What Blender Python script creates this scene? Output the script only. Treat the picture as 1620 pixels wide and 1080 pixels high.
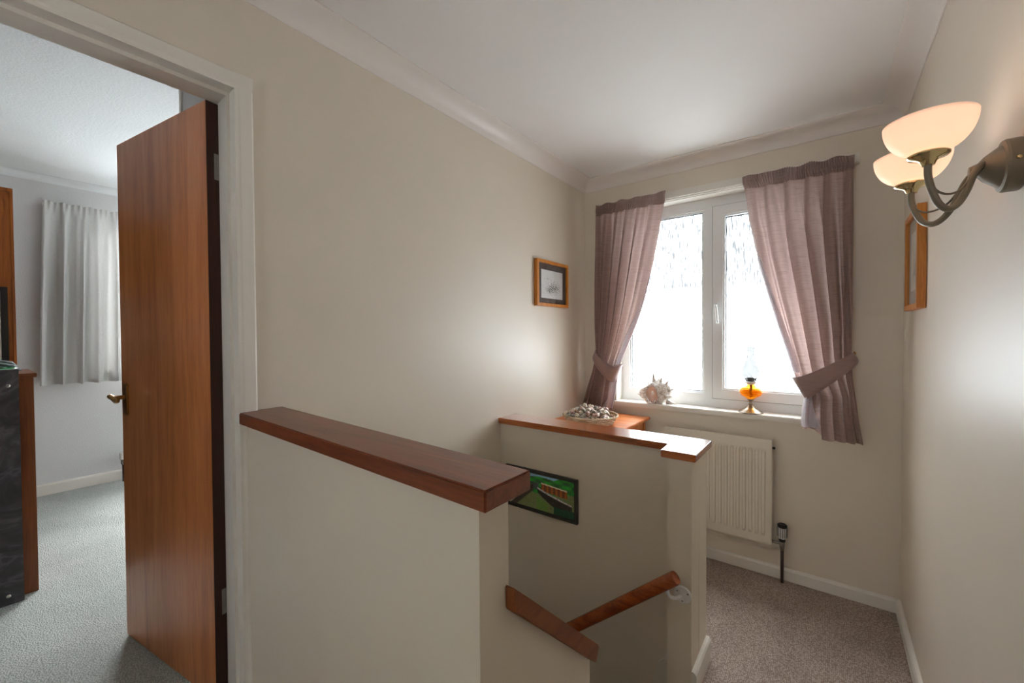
import bpy, bmesh, math, random
from mathutils import Vector, Matrix
random.seed(7)
PI = math.pi
for o in list(bpy.data.objects): bpy.data.objects.remove(o)
S = bpy.context.scene
COL = S.collection

# ------------------------------------------------------------------ camera, world, light, exposure
cam_d = bpy.data.cameras.new('camera'); cam = bpy.data.objects.new('camera', cam_d); COL.objects.link(cam)
cam_d.sensor_width = 36; cam_d.lens = 656.797 * 36 / 1620; cam_d.clip_start = .02
YAW, PITCH, ROLL = -.6510, -.016893, -.0060
_f = Vector((math.sin(YAW) * math.cos(PITCH), math.cos(YAW) * math.cos(PITCH), math.sin(PITCH)))
_r = Vector((math.cos(YAW), -math.sin(YAW), 0)); _u = _r.cross(_f)
_r2 = _r * math.cos(ROLL) + _u * math.sin(ROLL); _u2 = _u * math.cos(ROLL) - _r * math.sin(ROLL)
_m = Matrix((_r2, _u2, -_f)).transposed().to_4x4(); _m.translation = (0, 0, 1.427)
cam.matrix_world = _m
S.camera = cam

W = bpy.data.worlds.new('world'); S.world = W; W.use_nodes = True
WB = W.node_tree.nodes['Background']; WB.inputs[0].default_value = (.865, .94, 1, 1); WB.inputs[1].default_value = 6.4

def area(name, loc, target, sx, sy, power, col):
    l = bpy.data.lights.new(name, 'AREA'); l.shape = 'RECTANGLE'; l.size = sx; l.size_y = sy
    l.energy = power; l.color = col
    o = bpy.data.objects.new(name, l); COL.objects.link(o); o.location = loc
    d = Vector(target) - Vector(loc); o.rotation_euler = d.to_track_quat('-Z', 'Y').to_euler()
    return o
# overcast sky outside the stair window and the bedroom window
area('sky_light_landing_window', (-.62, 4.6, 3.9), (-.6, 2.7, 1.3), 2.4, 1.6, 60, (.94, .97, 1))
area('sky_light_bedroom_window', (-6.1, 1.4, 3.3), (-3.2, .4, .9), 2.4, 1.6, 235, (.96, .98, 1))

S.view_settings.view_transform = 'Standard'; S.view_settings.look = 'None'
S.view_settings.gamma = 1; S.view_settings.use_curve_mapping = False
S.view_settings.exposure = 1.47

# ------------------------------------------------------------------ materials
def s2l(c):
    f = lambda v: v / 12.92 if v <= .04045 else ((v + .055) / 1.055) ** 2.4
    return (f(c[0] / 255), f(c[1] / 255), f(c[2] / 255), 1)
class NT:
    def __init__(s, name):
        s.m = bpy.data.materials.new(name); s.m.use_nodes = True; s.t = s.m.node_tree
        s.b = s.t.nodes['Principled BSDF']; s.out = s.t.nodes['Material Output']
    def n(s, typ, **kw):
        x = s.t.nodes.new('ShaderNode' + typ)
        for k, v in kw.items():
            if k in x.inputs.keys(): x.inputs[k].default_value = v
            else: setattr(x, k, v)
        return x
    def l(s, a, b): s.t.links.new(a, b)
    def coord(s, scale=(1, 1, 1), kind='Object'):
        tc = s.n('TexCoord'); mp = s.n('Mapping'); mp.inputs['Scale'].default_value = scale
        s.l(tc.outputs[kind], mp.inputs[0]); return mp.outputs[0]
    def ramp(s, fac, stops):
        r = s.n('ValToRGB'); e = r.color_ramp.elements
        while len(e) < len(stops): e.new(.5)
        for i, (p, c) in enumerate(stops): e[i].position = p; e[i].color = c
        s.l(fac, r.inputs[0]); return r.outputs[0]
    def bump(s, h, strength, dist=.01):
        b = s.n('Bump'); b.inputs['Strength'].default_value = strength; b.inputs['Distance'].default_value = dist
        s.l(h, b.inputs['Height']); s.l(b.outputs[0], s.b.inputs['Normal'])
def plain(name, rgb, rough=.6, metal=0, spec=.5, noise=0, nscale=60, coat=0, trans=0):
    t = NT(name); t.b.inputs['Base Color'].default_value = s2l(rgb); t.b.inputs['Roughness'].default_value = rough
    t.b.inputs['Metallic'].default_value = metal; t.b.inputs['Specular IOR Level'].default_value = spec
    t.b.inputs['Coat Weight'].default_value = coat; t.b.inputs['Transmission Weight'].default_value = trans
    nz = t.n('TexNoise'); nz.inputs['Scale'].default_value = nscale; nz.inputs['Detail'].default_value = 4
    t.l(t.coord(), nz.inputs['Vector'])
    c = s2l(rgb); k = .06 if noise == 0 else noise
    lo = (c[0] * (1 - k), c[1] * (1 - k), c[2] * (1 - k), 1); hi = (min(1, c[0] * (1 + k)), min(1, c[1] * (1 + k)), min(1, c[2] * (1 + k)), 1)
    t.l(t.ramp(nz.outputs[0], [(.3, lo), (.7, hi)]), t.b.inputs['Base Color'])
    return t
def wall_paint(name, rgb, bs=.05, scale=180, rough=.4):
    t = plain(name, rgb, rough, noise=.015, nscale=3)
    nz = t.n('TexNoise'); nz.inputs['Scale'].default_value = scale; nz.inputs['Detail'].default_value = 3
    t.l(t.coord(), nz.inputs['Vector']); t.bump(nz.outputs[0], bs, .004)
    return t.m
def wood(name, dark, mid, light, rough=.35, axis='X', scale=1., coat=.0, bumpk=.08, fine=1.):
    t = NT(name); st = {'X': (1.2, 14, 14), 'Y': (14, 1.2, 14), 'Z': (14, 14, 1.0)}[axis]
    v = t.coord(tuple(k * scale for k in st))
    n1 = t.n('TexNoise'); n1.inputs['Scale'].default_value = 1.6; n1.inputs['Detail'].default_value = 6; n1.inputs['Distortion'].default_value = .6
    t.l(v, n1.inputs['Vector'])
    v2 = t.coord(tuple(k * scale * 7 * fine for k in st)); n2 = t.n('TexNoise'); n2.inputs['Scale'].default_value = 1.5; n2.inputs['Detail'].default_value = 3
    t.l(v2, n2.inputs['Vector'])
    mx = t.n('Mix'); mx.data_type = 'FLOAT'; mx.inputs[0].default_value = .35
    t.l(n1.outputs[0], mx.inputs[2]); t.l(n2.outputs[0], mx.inputs[3])
    t.l(t.ramp(mx.outputs[0], [(.3, s2l(dark)), (.5, s2l(mid)), (.72, s2l(light))]), t.b.inputs['Base Color'])
    t.b.inputs['Roughness'].default_value = rough; t.b.inputs['Coat Weight'].default_value = coat; t.b.inputs['Coat Roughness'].default_value = .2
    t.bump(n2.outputs[0], bumpk, .002)
    return t.m
def carpet(name, lo, hi, scale, kind):
    t = NT(name); v = t.coord()
    vo = t.n('TexVoronoi'); vo.inputs['Scale'].default_value = scale; vo.inputs['Randomness'].default_value = .55 if kind == 'loop' else 1
    t.l(v, vo.inputs['Vector'])
    nz = t.n('TexNoise'); nz.inputs['Scale'].default_value = 5 if kind == 'loop' else 3; nz.inputs['Detail'].default_value = 5
    t.l(v, nz.inputs['Vector'])
    a = t.ramp(vo.outputs['Distance'], [(.12, s2l(hi)), (.62, s2l(lo))])
    b = t.ramp(nz.outputs[0], [(.35, (.84, .84, .84, 1)), (.65, (1, 1, 1, 1))])
    mx = t.n('Mix'); mx.data_type = 'RGBA'; mx.blend_type = 'MULTIPLY'; mx.inputs[0].default_value = 1
    t.l(a, mx.inputs[6]); t.l(b, mx.inputs[7]); t.l(mx.outputs[2], t.b.inputs['Base Color'])
    t.b.inputs['Roughness'].default_value = .95; t.b.inputs['Specular IOR Level'].default_value = .1
    inv = t.n('Math'); inv.operation = 'SUBTRACT'; inv.inputs[0].default_value = 1; t.l(vo.outputs['Distance'], inv.inputs[1])
    t.bump(inv.outputs[0], .7, .006)
    return t.m
def fabric(name, c1, c2, transl=.35, slub=True, rough=.5, sheen=.3):
    t = NT(name)
    v = t.coord((10, 10, 320) if slub else (200, 200, 200)); nz = t.n('TexNoise'); nz.inputs['Scale'].default_value = 1.2; nz.inputs['Detail'].default_value = 4
    t.l(v, nz.inputs['Vector'])
    colr = t.ramp(nz.outputs[0], [(.32, s2l(c1)), (.5, s2l(c2)), (.7, s2l(c2))])
    t.l(colr, t.b.inputs['Base Color']); t.b.inputs['Roughness'].default_value = rough
    t.b.inputs['Sheen Weight'].default_value = sheen; t.b.inputs['Specular IOR Level'].default_value = .35
    t.bump(nz.outputs[0], .12, .002)
    tr = t.n('BsdfTranslucent'); t.l(colr, tr.inputs[0])
    mx = t.n('MixShader'); mx.inputs[0].default_value = transl
    t.l(t.b.outputs[0], mx.inputs[1]); t.l(tr.outputs[0], mx.inputs[2]); t.l(mx.outputs[0], t.out.inputs[0])
    return t.m
def vcol(name, rough=.6):
    t = NT(name); a = t.n('VertexColor'); a.layer_name = 'Col'; t.l(a.outputs[0], t.b.inputs['Base Color']); t.b.inputs['Roughness'].default_value = rough
    return t.m
def clear_glass(name, tint=(1, 1, 1, 1), gloss=.1, rough=.02):
    t = NT(name); tr = t.n('BsdfTransparent'); tr.inputs[0].default_value = tint
    gl = t.n('BsdfGlossy'); gl.inputs['Roughness'].default_value = rough
    lw = t.n('LayerWeight'); lw.inputs[0].default_value = .5
    pw = t.n('Math'); pw.operation = 'POWER'; pw.inputs[1].default_value = 4; t.l(lw.outputs['Facing'], pw.inputs[0])
    fr = t.n('Math'); fr.operation = 'MULTIPLY_ADD'; fr.inputs[1].default_value = .5; fr.inputs[2].default_value = .04; t.l(pw.outputs[0], fr.inputs[0])
    mx = t.n('MixShader'); t.l(fr.outputs[0], mx.inputs[0]); t.l(tr.outputs[0], mx.inputs[1]); t.l(gl.outputs[0], mx.inputs[2]); t.l(mx.outputs[0], t.out.inputs[0])
    return t.m

M = {}
M['cream'] = wall_paint('cream_wall_paint', (224, 213, 197))
M['cream2'] = wall_paint('cream_stair_paint', (226, 215, 196), .06, 120)
M['white_ceiling'] = wall_paint('white_ceiling_paint', (234, 230, 226), .03, rough=.7)
M['cornice'] = wall_paint('white_cornice_paint', (232, 224, 217), .02)
M['gloss_white'] = plain('white_gloss_paint', (230, 224, 214), .28, noise=.01).m
M['upvc'] = plain('white_window_plastic', (236, 238, 238), .25, noise=.01).m
M['bed_wall'] = wall_paint('grey_textured_wallpaper', (216, 215, 214), .5, 130, .8)
M['bed_ceiling'] = wall_paint('white_textured_ceiling', (238, 239, 238), .45, 90, .8)
M['carpet'] = carpet('beige_loop_carpet', (150, 132, 120), (214, 199, 188), 150, 'loop')
M['bed_carpet'] = carpet('pale_grey_pile_carpet', (176, 180, 174), (224, 227, 221), 170, 'pile')
M['door'] = wood('red_brown_door_veneer', (168, 90, 42), (204, 124, 68), (220, 146, 94), .30, 'Z', 1, .25)
M['door_edge'] = wood('dark_door_edge', (38, 14, 6), (58, 23, 9), (74, 32, 13), .45, 'Z', 1.5)
M['mahogany'] = wood('dark_red_cap_wood', (84, 36, 17), (120, 58, 29), (148, 76, 40), .3, 'X', 1, .2)
M['teak'] = wood('orange_brown_cap_wood', (128, 60, 16), (168, 86, 26), (190, 104, 38), .2, 'X', 1, .6)
M['rail_wood'] = wood('varnished_rail_wood', (110, 44, 14), (150, 70, 24), (172, 90, 36), .25, 'X', 1, .4)
M['board_wood'] = wood('matt_rail_board_wood', (92, 44, 14), (126, 66, 24), (144, 82, 36), .5, 'Y', 1)
M['table_wood'] = wood('orange_table_wood', (160, 78, 28), (196, 110, 48), (214, 134, 66), .35, 'X', 1, .1)
M['oak'] = wood('honey_frame_wood', (168, 96, 26), (200, 124, 42), (218, 150, 70), .35, 'Z', 2)
M['chest'] = wood('teak_chest_veneer', (78, 38, 14), (118, 62, 26), (140, 78, 36), .4, 'Z', 1)
M['panel_wood'] = wood('orange_teak_panel', (124, 60, 12), (164, 86, 22), (178, 98, 30), .4, 'Z', 1)
M['mauve'] = fabric('mauve_silk', (152, 127, 120), (174, 149, 141), .42)
M['mauve_plain'] = fabric('mauve_silk_band', (146, 116, 110), (160, 130, 124), .1)
M['lining'] = fabric('pale_lilac_lining', (214, 208, 214), (226, 220, 226), .5, rough=.35)
M['grey_curtain'] = fabric('grey_curtain_cotton', (188, 186, 182), (202, 200, 196), .06, slub=False)
M['chrome'] = plain('chrome', (200, 196, 190), .18, 1).m
M['brass'] = plain('aged_brass', (176, 136, 84), .3, 1, noise=.15).m
M['pale_brass'] = plain('polished_pale_brass', (212, 196, 150), .12, 1).m
M['bronze'] = plain('grey_bronze_metal', (128, 119, 102), .42, .35, noise=.04).m
M['steel'] = plain('dull_steel', (150, 146, 138), .35, 1).m
M['black'] = plain('black_plastic', (24, 22, 22), .35).m
M['dark_pipe'] = plain('dark_brown_pipe', (50, 30, 24), .4).m
M['radiator'] = plain('cream_radiator_enamel', (226, 217, 202), .35, noise=.01).m
M['white_metal'] = plain('white_painted_metal', (232, 230, 226), .35).m
M['dark_mount'] = plain('grey_brown_mount_card', (78, 68, 60), .8).m
M['grey_mount'] = plain('grey_mount_card', (150, 142, 136), .8).m
M['dark_frame'] = plain('charcoal_picture_frame', (58, 54, 50), .5).m
M['print'] = vcol('printed_paper')
M['glass'] = clear_glass('picture_glass')
M['chimney'] = clear_glass('lamp_chimney_glass', (.97, .97, .96, 1))
_t = M['chimney'].node_tree; _tr = next(n for n in _t.nodes if n.type == 'BSDF_TRANSPARENT'); _lw = next(n for n in _t.nodes if n.type == 'LAYER_WEIGHT')
_rp = _t.nodes.new('ShaderNodeValToRGB'); _rp.color_ramp.elements[0].position = .25; _rp.color_ramp.elements[0].color = (.275, .272, .268, 1); _rp.color_ramp.elements[1].position = .95; _rp.color_ramp.elements[1].color = (.2, .2, .198, 1)  # greyed body and darker edge tint paint in refraction against window light
_t.links.new(_lw.outputs['Facing'], _rp.inputs[0]); _t.links.new(_rp.outputs[0], _tr.inputs[0])
M['wicker'] = wood('pale_wicker', (150, 122, 92), (200, 178, 150), (226, 208, 184), .6, 'X', 3)
M['pewter'] = plain('tarnished_pewter', (150, 138, 124), .32, .9, noise=.25, nscale=40).m
M['green_glass'] = plain('green_glass_dish', (16, 140, 70), .1, coat=.5).m

# obscured "rain" window glass: tinted darker along vertical streaks
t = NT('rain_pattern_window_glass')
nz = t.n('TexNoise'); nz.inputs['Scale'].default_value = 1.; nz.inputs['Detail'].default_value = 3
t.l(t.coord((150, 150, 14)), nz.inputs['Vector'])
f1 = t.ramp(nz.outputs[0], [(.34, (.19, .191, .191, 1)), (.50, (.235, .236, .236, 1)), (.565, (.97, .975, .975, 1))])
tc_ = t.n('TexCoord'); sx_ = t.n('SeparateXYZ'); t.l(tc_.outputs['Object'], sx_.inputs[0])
mr_ = t.n('MapRange'); mr_.inputs[1].default_value = 1.3; mr_.inputs[2].default_value = 1.75; t.l(sx_.outputs[2], mr_.inputs[0])  # streaks fade lower down, imitating a bright outside that washes them out
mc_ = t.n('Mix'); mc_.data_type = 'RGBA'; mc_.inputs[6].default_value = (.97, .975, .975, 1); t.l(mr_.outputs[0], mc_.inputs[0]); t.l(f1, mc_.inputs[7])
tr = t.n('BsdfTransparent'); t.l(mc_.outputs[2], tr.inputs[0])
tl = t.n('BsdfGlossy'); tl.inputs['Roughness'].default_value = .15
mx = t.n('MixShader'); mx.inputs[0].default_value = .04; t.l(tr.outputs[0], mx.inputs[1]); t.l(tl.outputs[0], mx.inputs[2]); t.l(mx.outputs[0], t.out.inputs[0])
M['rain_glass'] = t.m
# frosted lit lamp bowl
t = NT('frosted_lamp_glass'); tl = t.n('BsdfTranslucent'); tl.inputs[0].default_value = s2l((254, 238, 226))
t.b.inputs['Base Color'].default_value = s2l((246, 222, 204)); t.b.inputs['Roughness'].default_value = .35
mx = t.n('MixShader'); mx.inputs[0].default_value = .62
t.l(t.b.outputs[0], mx.inputs[1]); t.l(tl.outputs[0], mx.inputs[2]); t.l(mx.outputs[0], t.out.inputs[0]); M['bowl'] = t.m
t = NT('lit_bulb'); t.b.inputs['Emission Color'].default_value = s2l((255, 232, 208)); t.b.inputs['Emission Strength'].default_value = 3; M['bulb'] = t.m
# amber lamp font
t = NT('amber_lamp_glass'); tr = t.n('BsdfTransparent'); tr.inputs[0].default_value = (1, .70, .13, 1)
t.b.inputs['Base Color'].default_value = s2l((244, 170, 30)); t.b.inputs['Roughness'].default_value = .08
mx = t.n('MixShader'); mx.inputs[0].default_value = .3
t.l(tr.outputs[0], mx.inputs[1]); t.l(t.b.outputs[0], mx.inputs[2]); t.l(mx.outputs[0], t.out.inputs[0]); M['amber'] = t.m
# marbled grey panel
t = NT('dark_marbled_panel'); n1 = t.n('TexNoise'); n1.inputs['Scale'].default_value = 5; n1.inputs['Detail'].default_value = 8; n1.inputs['Distortion'].default_value = 3
t.l(t.coord(), n1.inputs['Vector'])
t.l(t.ramp(n1.outputs[0], [(.35, s2l((52, 50, 52))), (.52, s2l((70, 67, 70))), (.6, s2l((92, 89, 92))), (.66, s2l((66, 63, 66)))]), t.b.inputs['Base Color'])
t.b.inputs['Roughness'].default_value = .55; M['marble'] = t.m
# striped cloth
t = NT('striped_dark_cloth'); wv = t.n('TexWave'); wv.inputs['Scale'].default_value = 14; wv.inputs['Distortion'].default_value = 6; wv.inputs['Detail'].default_value = 2
t.l(t.coord(), wv.inputs['Vector']); t.l(t.ramp(wv.outputs[0], [(.55, s2l((30, 34, 34))), (.75, s2l((150, 160, 158)))]), t.b.inputs['Base Color']); t.b.inputs['Roughness'].default_value = .8; M['stripe'] = t.m
def shell_mat(name, base, mark):
    t = NT(name); n1 = t.n('TexNoise'); n1.inputs['Scale'].default_value = 90; n1.inputs['Detail'].default_value = 4
    t.l(t.coord(), n1.inputs['Vector'])
    t.l(t.ramp(n1.outputs[0], [(.38, s2l(mark)), (.55, s2l(base)), (.8, s2l(tuple(min(255, c + 14) for c in base)))]), t.b.inputs['Base Color'])
    t.b.inputs['Roughness'].default_value = .5; t.bump(n1.outputs[0], .2, .002); return t.m
M['sh_cream'] = shell_mat('cream_shell', (224, 212, 192), (168, 146, 120))
M['sh_grey'] = shell_mat('grey_shell', (186, 180, 166), (112, 104, 94))
M['sh_pink'] = shell_mat('pink_shell', (214, 184, 174), (160, 118, 106))
M['sh_brown'] = shell_mat('brown_shell', (166, 132, 108), (98, 70, 52))
M['conch'] = shell_mat('white_conch', (242, 238, 234), (206, 192, 182))
M['conch_pink'] = plain('pink_conch_mouth', (226, 190, 172), .25, coat=.4).m

# ------------------------------------------------------------------ mesh helpers
LOC = {}
def add_box(bm, x0, x1, y0, y1, z0, z1, bev=0):
    vs = [bm.verts.new(p) for p in ((x0, y0, z0), (x1, y0, z0), (x1, y1, z0), (x0, y1, z0), (x0, y0, z1), (x1, y0, z1), (x1, y1, z1), (x0, y1, z1))]
    fs = [bm.faces.new([vs[i] for i in f]) for f in ((3, 2, 1, 0), (4, 5, 6, 7), (0, 1, 5, 4), (1, 2, 6, 5), (2, 3, 7, 6), (3, 0, 4, 7))]
    if bev:
        es = list({e for f in fs for e in f.edges}); bmesh.ops.bevel(bm, geom=es, offset=bev, segments=2, affect='EDGES')
def box(*a, bev=0):
    bm = bmesh.new(); add_box(bm, *a, bev=bev); return bm
def boxes(lst):
    bm = bmesh.new()
    for a in lst: add_box(bm, *a)
    return bm
def prism(pts, z0, z1, bev=0):
    """polygon in XY, extruded in Z"""
    bm = bmesh.new(); lo = [bm.verts.new((x, y, z0)) for x, y in pts]; hi = [bm.verts.new((x, y, z1)) for x, y in pts]; n = len(pts)
    bm.faces.new(lo[::-1]); bm.faces.new(hi)
    for i in range(n): bm.faces.new((lo[i], lo[(i + 1) % n], hi[(i + 1) % n], hi[i]))
    if bev: bmesh.ops.bevel(bm, geom=list(bm.edges), offset=bev, segments=2, affect='EDGES')
    bmesh.ops.recalc_face_normals(bm, faces=bm.faces); return bm
def prism_axis(pts, a0, a1, axis):
    """polygon in the two other axes, extruded along axis"""
    bm = prism(pts, a0, a1)
    for v in bm.verts:
        p = v.co.copy()
        if axis == 'X': v.co = (p.z, p.x, p.y)       # pts = (y, z)
        elif axis == 'Y': v.co = (p.x, p.z, p.y)     # pts = (x, z)
    bmesh.ops.recalc_face_normals(bm, faces=bm.faces); return bm
def lathe(prof, c=(0, 0, 0), n=32, axis='Z', bm=None):
    bm = bm or bmesh.new(); rings = []
    for r, z in prof:
        if r < 1e-5: rings.append([bm.verts.new((0, 0, z))])
        else: rings.append([bm.verts.new((r * math.cos(2 * PI * i / n), r * math.sin(2 * PI * i / n), z)) for i in range(n)])
    nv = [v for r in rings for v in r]
    for a, b in zip(rings, rings[1:]):
        if len(a) == 1 and len(b) == 1: continue
        for i in range(n):
            j = (i + 1) % n
            if len(a) == 1: bm.faces.new((a[0], b[i], b[j]))
            elif len(b) == 1: bm.faces.new((a[i], a[j], b[0]))
            else: bm.faces.new((a[i], a[j], b[j], b[i]))
    for v in nv:
        p = v.co.copy()
        if axis == 'X': p = Vector((p.z, p.y, -p.x))
        elif axis == 'Y': p = Vector((p.x, p.z, p.y))
        elif axis == '-X': p = Vector((-p.z, p.y, p.x))
        elif axis == '-Y': p = Vector((p.x, -p.z, p.y))
        v.co = p + Vector(c)
    bmesh.ops.recalc_face_normals(bm, faces=bm.faces); return bm
def smooth_path(pts, k=8):
    pts = [Vector(p) for p in pts]; out = []
    for i in range(len(pts) - 1):
        p0 = pts[max(0, i - 1)]; p1 = pts[i]; p2 = pts[i + 1]; p3 = pts[min(len(pts) - 1, i + 2)]
        for j in range(k):
            t = j / k
            out.append(.5 * ((2 * p1) + (p2 - p0) * t + (2 * p0 - 5 * p1 + 4 * p2 - p3) * t * t + (3 * p1 - p0 - 3 * p2 + p3) * t ** 3))
    out.append(pts[-1]); return out
def tube(pts, r, n=10, bm=None, closed=False):
    bm = bm or bmesh.new(); pts = [Vector(p) for p in pts]; N = len(pts); rings = []; up = None
    for i, p in enumerate(pts):
        a = pts[(i - 1) % N] if (closed or i > 0) else p; b = pts[(i + 1) % N] if (closed or i < N - 1) else p
        d = (b - a).normalized()
        if up is None: up = d.orthogonal().normalized()
        up = (up - d * up.dot(d)).normalized(); s = d.cross(up); rr = r[i] if isinstance(r, (list, tuple)) else r
        rings.append([bm.verts.new(p + (up * math.cos(2 * PI * k / n) + s * math.sin(2 * PI * k / n)) * rr) for k in range(n)])
    for i in range(N if closed else N - 1):
        a, b = rings[i], rings[(i + 1) % N]
        for k in range(n): bm.faces.new((a[k], a[(k + 1) % n], b[(k + 1) % n], b[k]))
    if not closed: bm.faces.new(rings[0][::-1]); bm.faces.new(rings[-1])
    bmesh.ops.recalc_face_normals(bm, faces=bm.faces); return bm
def grid(fn, nu, nv, bm=None):
    bm = bm or bmesh.new(); V = [[bm.verts.new(fn(i / nu, j / nv)) for i in range(nu + 1)] for j in range(nv + 1)]
    for j in range(nv):
        for i in range(nu): bm.faces.new((V[j][i], V[j][i + 1], V[j + 1][i + 1], V[j + 1][i]))
    return bm
def colour_grid(fn, col, nu, nv):
    bm = grid(fn, nu, nv); me = bpy.data.meshes.new('print'); bm.to_mesh(me); bm.free()
    ca = me.color_attributes.new('Col', 'FLOAT_COLOR', 'POINT')
    for j in range(nv + 1):
        for i in range(nu + 1): ca.data[j * (nu + 1) + i].color = s2l(col(i / nu, j / nv))
    return me
def thing(name, label, cat, loc, group=None):
    o = bpy.data.objects.new(name, None); COL.objects.link(o); o.location = loc; o.empty_display_size = .05
    LOC[o.name] = Vector(loc); tag(o, label, cat, group); return o
def tag(o, label, cat, group=None):
    o['label'] = label; o['category'] = cat
    if group: o['group'] = group
    return o
def obj(name, g, mat, parent=None, smooth=False, label=None, loc=None, solid=0):
    if isinstance(g, bmesh.types.BMesh): me = bpy.data.meshes.new(name); g.to_mesh(me); g.free()
    else: me = g
    o = bpy.data.objects.new(name, me); COL.objects.link(o)
    me.materials.append(M[mat] if isinstance(mat, str) else mat)
    base = LOC[parent.name] if parent else (Vector(loc) if loc else Vector((0, 0, 0)))
    if base.length: me.transform(Matrix.Translation(-base))
    if parent: o.parent = parent
    else: o.location = base
    LOC[o.name] = base
    if smooth:
        for p in me.polygons: p.use_smooth = True
    if solid:
        md = o.modifiers.new('thick', 'SOLIDIFY'); md.thickness = solid; md.offset = 0
    if label: o['label'] = label
    return o
def sharp(o, ang=.6):
    o.data.set_sharp_from_angle(angle=ang); return o
def struct(name, g, mat, parent=None, **k):
    o = obj(name, g, mat, parent, **k)
    if not parent: o['kind'] = 'structure'
    return o

# ------------------------------------------------------------------ room shell
XL, XR, YB, ZC = -1.4726, .2996, 2.852, 2.56
XB = -1.59            # bedroom face of the left wall
UP = .22              # upper landing / bedroom floor level
YF = -1.6             # wall behind the camera
T = .12
wl = struct('wall_left', boxes([
    (XB, XL, YF, -.25, -.1, 2.7), (XB, XL, -.25, .545, 2.215, 2.7), (XB, XL, .545, 3.12, -2.7, 2.7)]), 'cream')
wl['label'] = 'cream painted left wall of the landing with bedroom doorway'
WX0, WX1, WZ0, WZ1 = -1.225, -.03, .93, 2.31
wb = struct('wall_back', boxes([
    (XL, WX0, YB, 3.12, -.1, 2.7), (WX1, XR, YB, 3.12, -.1, 2.7), (WX0, WX1, YB, 3.12, -.1, WZ0), (WX0, WX1, YB, 3.12, WZ1, 2.7)]), 'cream')
wb['label'] = 'cream painted window wall at the end of the landing'
wr = struct('wall_right', box(XR, XR + T, YF, 3.12, -.1, 2.7), 'cream'); wr['label'] = 'cream painted long right wall carrying the wall light'
wf = struct('wall_front', boxes([
    (XL, -.85, YF - T, YF, -.1, 2.7), (-.45, XR + T, YF - T, YF, -.1, 2.7), (-.85, -.45, YF - T, YF, -.1, 1.5), (-.85, -.45, YF - T, YF, 2.0, 2.7)]), 'cream')  # opening is invented, sized to let in fill light from behind
wf['label'] = 'cream wall behind the viewer with an opening added for fill light'
struct('ceiling', box(XB, XR + T, YF - T, 3.12, ZC, ZC + .1), 'white_ceiling')['label'] = 'white landing ceiling'
# lower landing floor, upper landing floor with its riser
struct('floor_landing', boxes([(-.44, XR, .64, YB, -2.7, 0), (XL, -.44, 1.95, YB, -.2, 0)]), 'carpet')['label'] = 'beige loop pile carpet of the lower landing'
struct('floor_upper_landing', boxes([(XL, XR, YF, .50, -.2, UP), (-.45, XR, .5, .64, -.2, UP)]), 'carpet')['label'] = 'beige carpet of the upper landing'
# stairs going down behind the half wall
st = struct('stairs', box(XL, -.44, .615, 1.82, -2.7, -1.25), 'carpet'); st['label'] = 'carpeted stairs descending between the two half walls'
for i in range(5):
    x1 = -.44 - i * .2
    obj('tread', box(max(XL + .001, x1 - .22), x1, .92 if i < 1 else .63, 1.80, -1.25, -.21 * (i + 1)), 'carpet', st)
# cornice, three mitred runs
def cove(k):
    p, h = .0913, .0742
    pr = [(0, -h), (.004, -h), (.006, -h + .006)]
    for i in range(9):
        a = i / 8 * PI / 2; pr.append((.006 + (p - .016) * (1 - math.cos(a)), -h + .006 + (h - .014) * math.sin(a)))
    return pr + [(p - .006, -.006), (p, -.005), (p, 0)]
PRF = cove(0)
def cornice(name, A, B, nrm, mA, mB, label):
    bm = bmesh.new(); A = Vector(A); B = Vector(B); nrm = Vector(nrm); d = (B - A).normalized(); ra = []; rb = []
    for o_, z in PRF:
        ra.append(bm.verts.new(A + nrm * o_ + d * (o_ * mA) + Vector((0, 0, z)))); rb.append(bm.verts.new(B + nrm * o_ - d * (o_ * mB) + Vector((0, 0, z))))
    for i in range(len(PRF) - 1): bm.faces.new((ra[i], rb[i], rb[i + 1], ra[i + 1]))
    bmesh.ops.recalc_face_normals(bm, faces=bm.faces)
    o = struct(name, bm, 'cornice', smooth=True); sharp(o, .5); o['label'] = label
cornice('trim_1', (XL, YF, ZC), (XL, YB, ZC), (1, 0, 0), 0, 1, 'white coved cornice along the left wall')
cornice('trim_2', (XL, YB, ZC), (XR, YB, ZC), (0, -1, 0), 1, 1, 'white coved cornice above the window')
cornice('trim_3', (XR, YB, ZC), (XR, YF, ZC), (-1, 0, 0), 1, 0, 'white coved cornice along the right wall')
# baseboards
def skirt_prof(t=.0185, h=.0686): return [(0, 0), (t, 0), (t, h - .012), (t - .006, h - .003), (t - .012, h), (0, h)]
def skirting(name, A, B, nrm, mA, mB, label, h=.0686, parent=None, m='gloss_white', t=.0185):
    bm = bmesh.new(); A = Vector(A); B = Vector(B); nrm = Vector(nrm); d = (B - A).normalized(); P = skirt_prof(t, h); ra = []; rb = []
    for o_, z in P:
        ra.append(bm.verts.new(A + nrm * o_ + d * (o_ * mA) + Vector((0, 0, z)))); rb.append(bm.verts.new(B + nrm * o_ - d * (o_ * mB) + Vector((0, 0, z))))
    n = len(P)
    for i in range(n): bm.faces.new((ra[i], rb[i], rb[(i + 1) % n], ra[(i + 1) % n]))
    bm.faces.new(ra); bm.faces.new(rb); bmesh.ops.recalc_face_normals(bm, faces=bm.faces)
    o = struct(name, bm, m, parent)
    if label: o['label'] = label
    return o
skirting('baseboard_back', (XL, YB, 0), (XR, YB, 0), (0, -1, 0), 0, 1, 'white gloss skirting under the radiator')
skirting('baseboard_right', (XR, YB, 0), (XR, .64, 0), (-1, 0, 0), 1, 0, 'white gloss skirting along the right wall')

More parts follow.
